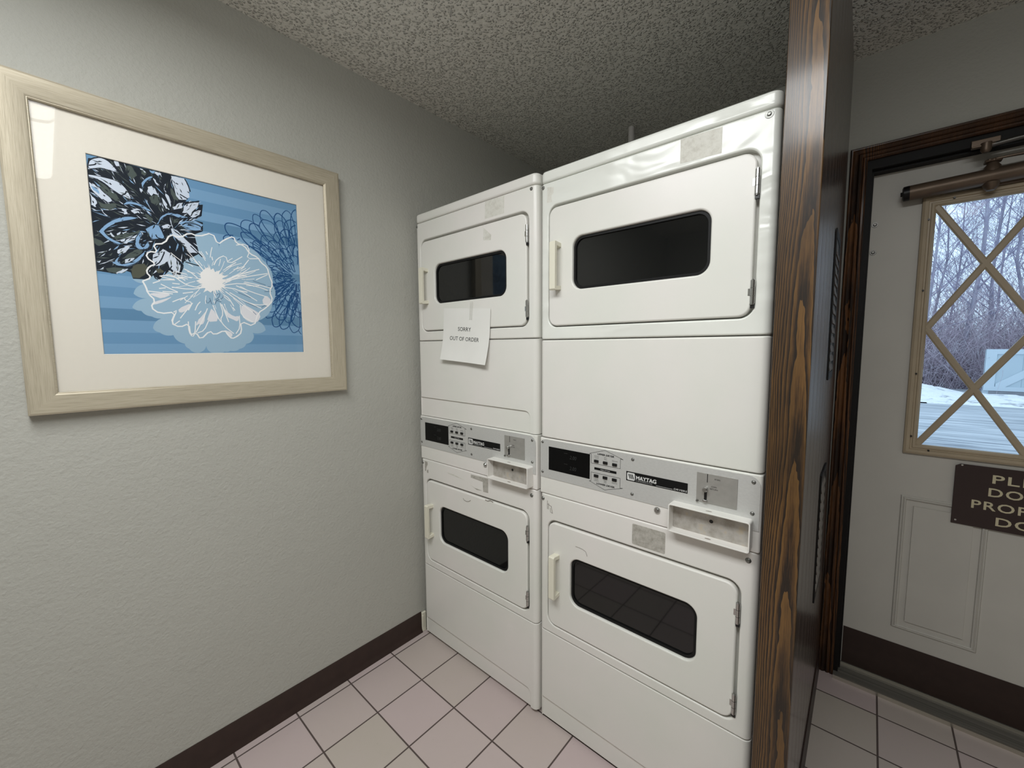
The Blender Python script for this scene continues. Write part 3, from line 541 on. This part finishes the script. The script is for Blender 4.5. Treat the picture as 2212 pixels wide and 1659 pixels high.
ART={'dark':[[-7,937,7,981,21,985,48,1000,75,1003,129,1001,201,997,267,999,329,999,390,995,404,975,412,932,406,895,390,868,455,887,454,866,472,871,462,804,425,773,466,768,463,717,421,690,437,583,362,525,339,449,309,441,297,470,248,411,221,430,196,405,137,402,130,435,102,444,75,419,39,423,1,426,-12,528,-17,627,-13,765,-13,862]],'grey':[[144,989,169,993,180,968,188,950,164,922,153,939,145,961],[32,883,54,870,79,841,102,827,113,801,94,796,71,815,46,840],[231,849,259,869,279,861,278,840,256,812,236,825],[64,611,108,628,146,644,180,667,175,645,132,620,90,595],[99,502,133,537,167,563,186,558,158,524,125,506],[35,443,81,453,121,451,107,432,69,421,40,431],[209,758,228,750,240,732,229,712,214,734],[329,927,348,897,357,864,336,867,326,891],[211,994,229,975,218,959,206,968],[25,779,50,769,93,784,98,765,69,742,37,750],[329,756,355,766,349,743,331,734],[0,590,26,583,49,567,18,554,2,563]],'olive':[[131,448,148,476,188,490,207,467,192,439,164,409,137,406],[234,466,255,474,268,453,243,445]],'white':[[6,965,21,985,48,999,74,995,97,974,116,944,104,943,83,945,59,947,30,939,4,927],[1,901,21,904,62,904,107,901,133,880,147,856,157,829,154,818,121,828,77,856,55,878,26,889,3,890],[1,866,33,856,51,829,74,811,85,794,75,784,57,775,35,797,16,816,3,836],[1,812,24,775,20,746,3,753],[101,996,119,998,121,978,109,974],[201,993,214,991,226,978,219,976],[228,903,245,914,258,903,271,872,249,875,242,860,235,865,225,881],[255,957,273,933,281,918,260,937],[296,909,312,883,326,852,320,820,307,860],[285,863,296,848,315,805,300,805,288,838],[333,993,390,995,410,954,410,896,394,878,361,872,348,897,337,951],[329,822,360,852,378,859,369,825,336,810],[381,844,412,870,451,878,446,855,425,827,408,792,390,806,371,801],[267,995,291,993,276,976,260,984],[151,761,171,775,191,771,186,753,163,748],[119,766,135,760,135,739,123,734],[62,627,68,630,80,612,73,608],[88,628,105,640,101,629,90,620],[108,638,129,649,114,632],[87,599,129,613,105,590],[107,584,132,611,174,643,157,611,124,584],[85,543,123,573,146,578,121,546,98,524,86,527],[35,744,45,736,50,721,69,708,50,715],[272,582,303,565,293,514,235,484,224,517,232,549],[315,702,340,701,388,643,437,587,395,580,350,636,320,670],[310,562,343,513,336,458,298,479,289,514],[112,500,151,514,137,491,104,473],[1,430,35,453,22,437],[70,423,99,448,121,451,94,426],[4,473,23,484,13,468],[186,660,194,649,173,611,167,618],[277,709,305,724,323,719,297,701,279,692],[194,889,205,884,201,864,196,873],[428,819,460,836,450,797,422,781,407,787]],'blue':[[202,917,217,942,242,966,256,964,248,954,227,936,212,907,205,884],[261,727,273,761,309,789,353,792,396,780,358,767,323,777,294,765,272,739,261,710,249,708],[121,783,135,804,163,810,202,803,230,785,238,776,216,775,188,793,156,795,130,784],[20,626,43,663,88,706,139,730,178,730,164,718,103,692,64,660,39,630,60,602,108,581,92,572,50,590],[161,621,184,660,190,640,172,598,187,575,209,609,219,594,207,570,173,559,155,576],[204,677,235,705,261,715,275,678,286,641,255,633,227,626,212,653],[58,475,74,490,89,525,102,527,80,486,98,472,137,491,171,530,197,560,191,533,166,495,116,462,81,461],[357,747,422,772,466,754,445,718,392,711,367,724],[240,995,267,997,256,981,246,984],[9,849,31,836,36,813,16,828]],'ink':[[5,953,9,970,24,986,45,997],[7,946,31,957,34,966],[394,994,407,967,416,929],[366,902,402,885],[141,858,134,840,121,832],[255,966,284,940,313,905,324,856],[266,973,298,935,317,906],[352,960,362,954],[381,844,397,861,455,887],[418,781,450,797,464,837],[267,772,317,797,372,806],[323,772,358,762,407,778],[367,733,390,752,443,750,464,731],[394,743,409,742],[269,703,284,663,286,641],[246,655,252,639,272,636],[278,565,257,509,235,488],[311,588,337,530,347,513],[332,637,372,626],[369,526,433,512],[306,494,289,460],[339,449,361,506,346,509],[225,439,228,417,241,410,247,433],[398,622,452,566],[347,581,372,567,392,529],[78,881,84,874],[46,792,63,780],[186,766,197,730,214,692],[141,759,146,744]],'pale':[[260,615,197,525,172,424,134,401,188,383,134,323,188,303,124,249,160,233,201,205,254,201,202,142,229,118,289,104,338,55,357,26,399,1,441,44,466,0,531,7,562,13,612,24,651,56,691,86,691,127,768,146,724,204,818,328,825,448,772,602,697,661,588,696,537,633,512,695,396,685]],'wline':[[175,394,214,417,192,445,208,478,238,494,197,525,209,559,249,558,230,601,282,613,308,670,353,658,397,696,439,681,510,719,533,652,570,690,619,719,629,679,675,671,701,626,746,612,764,579,799,555,807,505,827,448,802,401,822,343,782,295,727,255,702,166,627,199,630,128,603,102,575,87,555,109,539,140,484,108,463,135,415,79,395,122,367,105,364,174,322,149,282,171,307,236,236,222,199,255,223,294,194,328,187,365,175,394],[248,430,303,447,350,404,388,388,450,387],[298,375,382,370,441,386],[251,387,287,367,324,350],[242,362,271,368],[263,411,312,421],[217,388,249,405],[186,343,256,340,301,337],[256,347,324,348],[360,485,388,472,421,441],[327,443,362,420],[398,251,411,284,426,303],[296,292,333,313,353,321,355,304,389,296,366,249],[326,201,345,230,389,293],[298,234,315,249,289,185,290,158,323,187],[362,185,361,125,377,93,390,119,397,187],[414,231,427,249],[402,119,435,134,460,193],[346,345,395,357],[302,397,335,396],[506,528,524,568,569,597,582,542,659,602],[570,521,623,561],[548,420,617,466,677,493],[554,436,630,481,678,520],[560,447,654,497,751,536],[548,413,645,437,745,422,794,406],[547,401,625,396,728,332],[556,376,621,324,700,256],[578,372,645,332,750,287],[560,440,676,480,799,516],[615,417,706,384,785,364],[662,446,746,435,814,422],[525,303,538,240,519,201,539,163,587,119],[533,297,563,190],[631,298,633,232,696,196],[590,282,601,263],[622,232,623,159,598,119],[471,602,478,585],[498,576,502,555],[409,550,437,511,456,483],[459,267,435,203,394,121],[487,288,509,213,524,188],[629,667,687,685,702,642,682,592,755,604],[596,289,571,339,544,356],[667,321,726,305,789,317],[729,467,799,509],[649,522,694,588]],'wfill':[[536,298,550,260,593,224,622,232,614,192,581,210,553,222],[481,274,519,194,449,185,468,242],[638,312,701,277,748,246,720,190,672,195,633,232],[780,378,816,340,788,296,752,328],[403,183,448,247,459,260,423,184,396,158],[532,143,581,125,574,92,547,118],[196,327,222,337,301,337,251,306,225,314],[319,256,389,296,363,249,325,229],[202,275,224,290,267,307,301,324,261,290,215,269],[400,187,447,236,438,178,419,166]],'blob':[[435,468,457,496,473,510,483,493,502,508,509,487,534,500,529,474,556,472,544,451,566,441,543,422,558,408,536,396,519,379,497,380,480,362,465,373,444,359,456,385,430,388,447,408,412,423,438,438]],'scrib':[[452,322,461,292,478,318],[491,370,506,346,529,367,521,335,499,320,531,310],[498,295,510,321,537,330,544,349],[473,330,482,293],[661,320,726,292],[750,293,776,309,788,296],[700,263,717,244],[774,397,819,402],[788,426,808,435,823,420],[624,376,693,349],[710,458,783,439]]}
# ---------------- framed picture ----------------
pf=empty('framed_picture',(0,-.765,1.636)); tag(pf,'square champagne framed floral print in blue and white on the grey wall','picture')
PF=lambda a,c,h:(h,a+.765-.765,c)     # a: along the wall, c: up, h: out from the wall
u0,u1,v0,v1=-.3605,.3605,-.3630,.3630
b=MB(); b.sweep([(0,.006),(0,.0200),(.004,.0225),(.046,.0300),(.0505,.0285),(.0505,.0)],u0,u1,v0,v1,PF,True,(1,0)); b.build('frame',['frameh','framev'],pf,25)
b=MB(); b.sweep([(.0001,.012),(-.0035,.012),(-.0035,.0175),(-.0012,.0195),(.0001,.0195)],u0,u1,v0,v1,PF); b.build('inner_lip','frameh',pf,0)
PU0,PU1,PV0,PV1=-.2655,.2600,-.262,.265
b=MB(); b.sweep([(0,.0075),(.0012,.0090),(.0990,.0090)],PU0,PU1,PV0,PV1,lambda a,c,h:PF(min(max(a,u0-.002),u1+.002),min(max(c,v0-.002),v1+.002),h)); b.build('mat_board','matboard',pf,0)
b=MB(); b.prism([(u0-.002,v0-.002),(u1+.002,v0-.002),(u1+.002,v1+.002),(u0-.002,v1+.002)],PF,.0002,.0050); b.build('backing_board','black',pf,0)
b=MB(); b.prism([(u0-.001,v0-.001),(u1+.001,v0-.001),(u1+.001,v1+.001),(u0-.001,v1+.001)],PF,.0120,.0135); b.build('glass_pane','glass',pf,0)
keys=list(ARTC); mi={a:i for i,a in enumerate(keys)}
UV=lambda a,c,h:PF(PU0+(PU1-PU0)*min(max(a,0),1000)/1000,PV0+(PV1-PV0)*min(max(c,0),1000)/1000,h)
b=MB(); b.prism([(0,0),(1000,0),(1000,1000),(0,1000)],UV,.0052,.0056,mi['s1'])
seq=[0,1,0,2,0,1,0,1,2,0,1,0,2,0,1,0,1]; hs=[.9,1,1.1,1,1,.9,1,1.2,.8,1,1.1,1,1,.9,1,1,.8]; t=0; tot=sum(hs); hh=.0057
for s_,q in zip(seq,hs):
    z0,z1=t/tot*1000,(t+q)/tot*1000; t+=q; b.add([UV(0,z0,hh),UV(1000,z0,hh),UV(1000,z1,hh),UV(0,z1,hh)],[(0,1,2,3)],mi['s%d'%s_])
pairs=lambda l:[(l[i],l[i+1]) for i in range(0,len(l),2)]
from mathutils.geometry import tessellate_polygon
NH=[0]
def fill(pts,h,m):
    NH[0]+=1; h+=NH[0]*4e-8
    tri=tessellate_polygon([[Vector((x,y,0)) for x,y in pts]]); b.add([UV(x,y,h) for x,y in pts],[tuple(t_) for t_ in tri],m)
def chaikin(p,closed=True,it=2):
    for _ in range(it):
        q=[]; n=len(p)
        for i in range(n if closed else n-1):
            a,c=p[i],p[(i+1)%n]; q+=[(a[0]*.75+c[0]*.25,a[1]*.75+c[1]*.25),(a[0]*.25+c[0]*.75,a[1]*.25+c[1]*.75)]
        p=q if closed else [p[0]]+q+[p[-1]]
    return p
rng=random.Random(5)
hh=.00574
# line drawing of a many-petalled bloom cut off by the right edge of the print
RT=[(60,470),(88,484),(98,468),(112,445),(134,475),(148,485),(164,470),(178,430),(195,300),(212,270),(228,350),(240,392),(256,382),(272,390),(300,390)]
def rad(t):
    for (a0,r0),(a1,r1) in zip(RT,RT[1:]):
        if a0<=t<=a1: return r0+(r1-r0)*(t-a0)/(a1-a0)
    return 390
rings=[]
for ri,fk in enumerate((1.0,.87,.73,.60,.47,.35,.24)):
    t=78+ri*4.3
    while t<285:
        st=rng.uniform(7.5,11.5)*(1+ri*.22)
        Rr=rad(t)*fk*rng.uniform(.93,1.03); ln=Rr*rng.uniform(.34,.5)+18; wd=Rr*math.radians(st)*.56; sk=rng.uniform(-.25,.25)
        d=Vector((math.cos(math.radians(t)),math.sin(math.radians(t)))); n_=Vector((-d.y,d.x)); c0=Vector((988,505)); B0=Rr-ln
        L=[]
        for (q,v_) in ((0,.42),(.3,.8),(.62,1.0),(.86,.8),(.98,.3),(1.0,-.05),(.95,-.45),(.8,-.85),(.55,-1.0),(.25,-.75),(.08,-.4)):
            L.append(c0+d*(B0+ln*q)+n_*(wd*v_+sk*wd*q+rng.gauss(0,2.2)))
        L=[tuple(p) for p in (L if rng.random()<.7 else L[:rng.randint(6,10)])]
        rings.append(L); t+=st
for i in range(34):
    t=rng.uniform(85,275); d=Vector((math.cos(math.radians(t)),math.sin(math.radians(t)))); r0=rng.uniform(.08,.6)*rad(t); c0=Vector((988,505))
    n_=Vector((-d.y,d.x)); rings.append([tuple(c0+d*r0),tuple(c0+d*(r0+30)+n_*rng.uniform(-6,6)),tuple(c0+d*(r0+rng.uniform(50,100))+n_*rng.uniform(-14,14))])
def clipx(L):
    out=[[]]
    for p in L:
        if p[0]<=998: out[-1].append(p)
        elif out[-1]: out.append([])
    return [o for o in out if len(o)>2]
rings=[c for L in rings for c in clipx(chaikin(L,False,1))]
for i,l in enumerate(rings): b.ribbon(l,rng.uniform(4.2,6.2),UV,hh+i*3e-8,mi['rings'])
hh=.0058
for l in ART['dark']: fill(pairs(l),hh,mi['dark'])
# small flecks inside the dark bloom
def inside(x,y,poly):
    c=False; n=len(poly)
    for i in range(n):
        (x1,y1),(x2,y2)=poly[i],poly[i-1]
        if (y1>y)!=(y2>y) and x<(x2-x1)*(y-y1)/(y2-y1)+x1: c=not c
    return c
dk=pairs(ART['dark'][0])
for i in range(520):
    x,y=rng.uniform(5,620),rng.uniform(430,990)
    if not inside(x,y,dk): continue
    an=math.atan2(y-700,x-330)+rng.uniform(-.5,.5); L=rng.uniform(7,28); wd=rng.uniform(1.4,4.6)
    m_=('grey','grey','white','white','blue')[rng.randrange(5)]
    d=(math.cos(an),math.sin(an)); p=[(x-d[0]*L,y-d[1]*L),(x-d[1]*wd+rng.uniform(-2,2),y+d[0]*wd),(x+d[0]*L,y+d[1]*L),(x+d[1]*wd*.4,y-d[0]*wd*.4)]
    fill(p,hh+.00003,mi[m_])
for kname,dh in (('grey',.00005),('olive',.00006),('white',.0001),('blue',.00012)):
    for l in ART[kname]:
        p=pairs(l); q=[]
        for i in range(len(p)):
            a,c=Vector(p[i]),Vector(p[(i+1)%len(p)]); d=c-a; q+=[tuple(a)]
            if d.length>14: q+=[tuple(a+d*.35+Vector((rng.gauss(0,2),rng.gauss(0,2)))),tuple(a+d*.7+Vector((rng.gauss(0,2),rng.gauss(0,2))))]
        fill(q,hh+dh,mi[kname])
# ink flecks over the pale petals, run along each petal
for l in ART['white']+ART['blue']+ART['grey']:
    p=pairs(l); xs_=[q[0] for q in p]; ys_=[q[1] for q in p]; ar=(max(xs_)-min(xs_))*(max(ys_)-min(ys_))
    far=max(((a,c) for a in p for c in p),key=lambda e:(e[0][0]-e[1][0])**2+(e[0][1]-e[1][1])**2); d=(Vector(far[1])-Vector(far[0])).normalized()
    for i in range(int(min(14,ar/700))):
        x,y=rng.uniform(min(xs_),max(xs_)),rng.uniform(min(ys_),max(ys_))
        if inside(x,y,p):
            L=rng.uniform(6,22); wd=rng.uniform(1.5,4.5); e=Vector((d.x+rng.uniform(-.35,.35),d.y+rng.uniform(-.35,.35))).normalized()
            fill([(x-e.x*L,y-e.y*L),(x-e.y*wd,y+e.x*wd),(x+e.x*L*.8,y+e.y*L*.8),(x+e.y*wd*.6,y-e.x*wd*.6)],hh+.00013,mi['grey' if rng.random()<.3 else 'dark'])
for l in ART['white'][:3]+ART['blue'][:7]: b.ribbon(chaikin(pairs(l)+pairs(l)[:1],False,1),3.2,UV,hh+.00015,mi['ink'])
for l in ART['ink']: b.ribbon(chaikin(pairs(l),False,1),5.5,UV,hh+.00016,mi['ink'])
hh=.0058
pl=pairs(ART['pale'][0]); dkz=hh
# the pale bloom lies over the stripes and the blue lines but under the dark bloom
def clipfill(pts,h,m): fill(pts,h,m)
def scallop(p,bulge=.3,n=6):
    out=[]; A=sum(p[i-1][0]*p[i][1]-p[i][0]*p[i-1][1] for i in range(len(p))); sg=1 if A>0 else -1
    for i in range(len(p)):
        a,c=Vector(p[i]),Vector(p[(i+1)%len(p)]); d=c-a; nn=Vector((d.y,-d.x))*sg
        for j in range(n): t=j/n; out.append(tuple(a+d*t+nn*bulge*4*t*(1-t)*.5))
    return out
clipfill(scallop(pl),.00577,mi['pale'])
for l in rings:
    run=[]
    for q in l+[(-1,-1)]:
        if inside(q[0],q[1],pl): run.append(q)
        else:
            if len(run)>3: b.ribbon(run,3.4,UV,.005785,mi['scrib'])
            run=[]
hh=.0060
for l in ART['wfill']: fill(chaikin(pairs(l),True,1),hh,mi['wfill'])
for l in ART['scrib']: b.ribbon(chaikin(pairs(l),False,1),3.,UV,hh+.00003,mi['scrib'])
for i,l in enumerate(ART['wline']): b.ribbon(chaikin(pairs(l),False,1),7.5 if i==0 else 5.2,UV,hh+.00005+i*1e-6,mi['wline'])
bl=pairs(ART['blob'][0]); cx=sum(x for x,y in bl)/len(bl); cy=sum(y for x,y in bl)/len(bl); fill(bl,hh+.00008,mi['blob'])
for i in range(70):
    an=rng.uniform(0,6.283); r1=rng.uniform(85,190); L=rng.uniform(18,75); d=Vector((math.cos(an),math.sin(an)*.86)); t_=Vector((-d.y,d.x)); c0=Vector((cx,cy)); bend=rng.uniform(-.14,.14)
    b.ribbon([c0+d*r1,c0+d*(r1+L*.5)+t_*L*bend,c0+d*(r1+L)+t_*L*bend*2.5],rng.uniform(2.2,4.2),UV,hh+.00003+i*1e-7,mi['wline'])
for i in range(60):
    an=rng.uniform(0,6.283); r1,r2=36,rng.uniform(62,105); d=(math.cos(an),math.sin(an))
    fill([(cx+d[0]*r1-d[1]*5,cy+d[1]*r1+d[0]*5),(cx+d[0]*r2,cy+d[1]*r2),(cx+d[0]*r1+d[1]*5,cy+d[1]*r1-d[0]*5)],hh+.00007,mi['blob'])
b.build('floral_print',['a_'+a for a in keys],pf,0,fix=False)
# ---------------- outside the door ----------------
GZ=-.12
b=MB(); b.box(-40,60,YB+.125,70,GZ-.1,GZ); tag(b.build('parking_lot','asphalt',None,0),kind='structure')
def mound(name,x0,x1,y0,y1,hf,mat,label,nx=60,ny=16,seed=1):
    r=random.Random(seed); jit=[[r.uniform(-1,1) for _ in range(nx+1)] for _ in range(ny+1)]
    b=MB(); vs=[]
    for j in range(ny+1):
        for i in range(nx+1):
            u,v=i/nx,j/ny; e=min(1,8*v,8*(1-v))*min(1,10*u,10*(1-u)); s=math.sin(math.pi*v)**.6
            s*=min(1,7*(1-u)); z=hf(u)*s+(.05*jit[j][i]*s if 0<i<nx and 0<j<ny else 0); vs.append(((x1-x0)*u,(y1-y0)*v+.25*math.sin(u*9)*(1-v),max(0,z)))
    b.add(vs,[(j*(nx+1)+i,j*(nx+1)+i+1,(j+1)*(nx+1)+i+1,(j+1)*(nx+1)+i) for j in range(ny) for i in range(nx)])
    o=b.build(name,mat,None,60); o.location=(x0,y0,GZ); return tag(o,label,'snow')
mound('snow_bank',-6,4.4,14.8,18.3,lambda u:.06+.50*max(0,min(1,(1-u)*3.0))**.8,'snow','tall snow bank along the far edge of the lot, left of the gate',60,14,2)
mound('snow_bank',2.6,14,14.0,17.7,lambda u:(.15+.05*math.sin(u*23))*min(1,u*5),'snow','low ridge of snow in front of the pale blue wooden gate',70,12,3)
g=empty('wooden_gate',(4.25,18.0,GZ)); tag(g,'pale blue wooden gate with a diagonal brace across the parking lot','gate')
b=MB(); b.box(0,3.6,.0,.05,.12,1.39); b.build('boards','boards',g,0)
b=MB(); b.box(0,.22,-.03,0,.12,1.39); b.build('stile','boardtrim',g,0); b=MB(); b.box(3.38,3.6,-.03,0,.12,1.39); b.build('stile','boardtrim',g,0)
b=MB(); b.box(.22,3.38,-.03,0,1.24,1.39); b.build('rail','boardtrim',g,0); b=MB(); b.box(.22,3.38,-.03,0,.12,.25); b.build('rail','boardtrim',g,0)
b=MB(); b.prism([(.24,.25),(.44,.25),(1.66,1.24),(1.36,1.24),(.24,.34)],XZ,0,.028); b.build('brace','boardtrim',g,0)
b=MB(); b.box(.0,.12,.05,.16,0,1.36); b.build('post','boardtrim',g,0); b=MB(); b.box(3.48,3.6,.05,.16,0,1.36); b.build('post','boardtrim',g,0)
# bare winter trees
def grow(mb,p,d,L,r,depth,rg,nb,spread):
    pts=[p]; rs=[r]; q=p; dd=d
    seg=4 if depth>1 else 3
    for i in range(seg):
        dd=(dd+Vector((rg.gauss(0,.13),rg.gauss(0,.13),rg.gauss(.03,.08)))).normalized(); q=q+dd*(L/seg); pts.append(q); rs.append(max(.003,r*(1-.7*(i+1)/seg)))
    mb.tube(pts,rs,3 if depth<3 else 6,0,False)
    if depth==0: return
    for i in range(nb):
        t=rg.uniform(.28,1.0); k=min(int(t*seg),seg-1); f=t*seg-k; bp=pts[k].lerp(pts[k+1],f)
        ax=Vector((rg.gauss(0,1),rg.gauss(0,1),rg.gauss(0,.35))).normalized(); nd=(dd*(1-spread)+ax*spread+Vector((0,0,.25))).normalized()
        grow(mb,bp,nd,L*rg.uniform(.38,.62),max(.003,rs[k]*.5),depth-1,rg,nb-1 if depth>2 else nb,spread)
def tree_mesh(seed,Ht):
    rg=random.Random(seed); tr=MB(); br=MB(); p=Vector((0,0,-.1)); pts=[p]; rs=[.0062*Ht]; d=Vector((rg.gauss(0,.05),rg.gauss(0,.05),1))
    n=9
    for i in range(n):
        d=(d+Vector((rg.gauss(0,.07),rg.gauss(0,.07),.15))).normalized(); p=p+d*Ht/n; pts.append(p); rs.append(rs[0]*(1-.88*(i+1)/n))
    tr.tube(pts,rs,8)
    for i in range(19):
        t=rg.uniform(.14,.99); k=min(int(t*n),n-1); bp=pts[k].lerp(pts[k+1],t*n-k); a=rg.uniform(0,6.283)
        nd=Vector((math.cos(a),math.sin(a),rg.uniform(.7,1.6))).normalized(); grow(br,bp,nd,Ht*rg.uniform(.15,.26)*(1.2-t*.6),max(.007,rs[k]*.42),2,rg,7,.6)
    return tr,br
protos=[]
rg=random.Random(11)
spots=[]
for row,(y,n,x0,x1) in enumerate(((20.5,7,-1.0,9.5),(23.5,9,-2.,11.5),(27,10,-3,13),(32,11,-4,16))):
    for i in range(n): spots.append((x0+(x1-x0)*(i+rg.uniform(.15,.85))/n,y+rg.uniform(-1.2,1.2),row))
kinds=('slender bare','wide-crowned bare','leaning bare','dense bare'); rows=('just behind the gate line','in the second row of the wood','deep in the wood','at the far back of the wood')
for i,(x,y,row) in enumerate(spots):
    kdx=i%4
    if i<4:
        tr,br=tree_mesh(20+i,(9.,10.5,8.5,11.)[i]); T_=empty('bare_tree',(x,y,GZ)); a=tr.build('trunk','bark',T_,60,fix=False); c=br.build('branches','twig',T_,0,fix=False); protos.append((T_,a,c))
    else:
        p0,a0,c0=protos[kdx]; T_=p0.copy(); COL.objects.link(T_)
        for ch in (a0,c0): q=ch.copy(); COL.objects.link(q); q.parent=T_
    s_=rg.uniform(.85,1.25); T_.location=(x,y,GZ); T_.rotation_euler=(0,0,rg.uniform(0,6.28)); T_.scale=(s_,s_,s_*rg.uniform(.95,1.15))
    tag(T_,'%s winter tree %s, seen through the door window'%(kinds[kdx],rows[row]),'tree','bare trees of the wood behind the parking lot')
# tangled undergrowth: nobody could count its stems
rg=random.Random(3); b=MB()
for i in range(22000):
    x=rg.uniform(-2.5,12.5); y=rg.uniform(19.6,25); h=rg.uniform(.7,3.4)*(1.0 if rg.random()<.7 else 1.7); q=Vector((x,y,GZ)); L=[q]; d=Vector((rg.gauss(0,.45),rg.gauss(0,.3),1)).normalized()
    for s_ in range(4):
        d=(d+Vector((rg.gauss(0,.4),rg.gauss(0,.3),rg.gauss(0,.25)))).normalized(); q=q+d*h/4; q.z=max(q.z,GZ+.02); L.append(q)
    b.tube(L,[.0065,.0055,.0045,.0035,.0025],3,0,False)
tag(b.build('undergrowth','brush',None,0,fix=False),'tangled reddish grey undergrowth below the bare trees','undergrowth',kind='stuff')
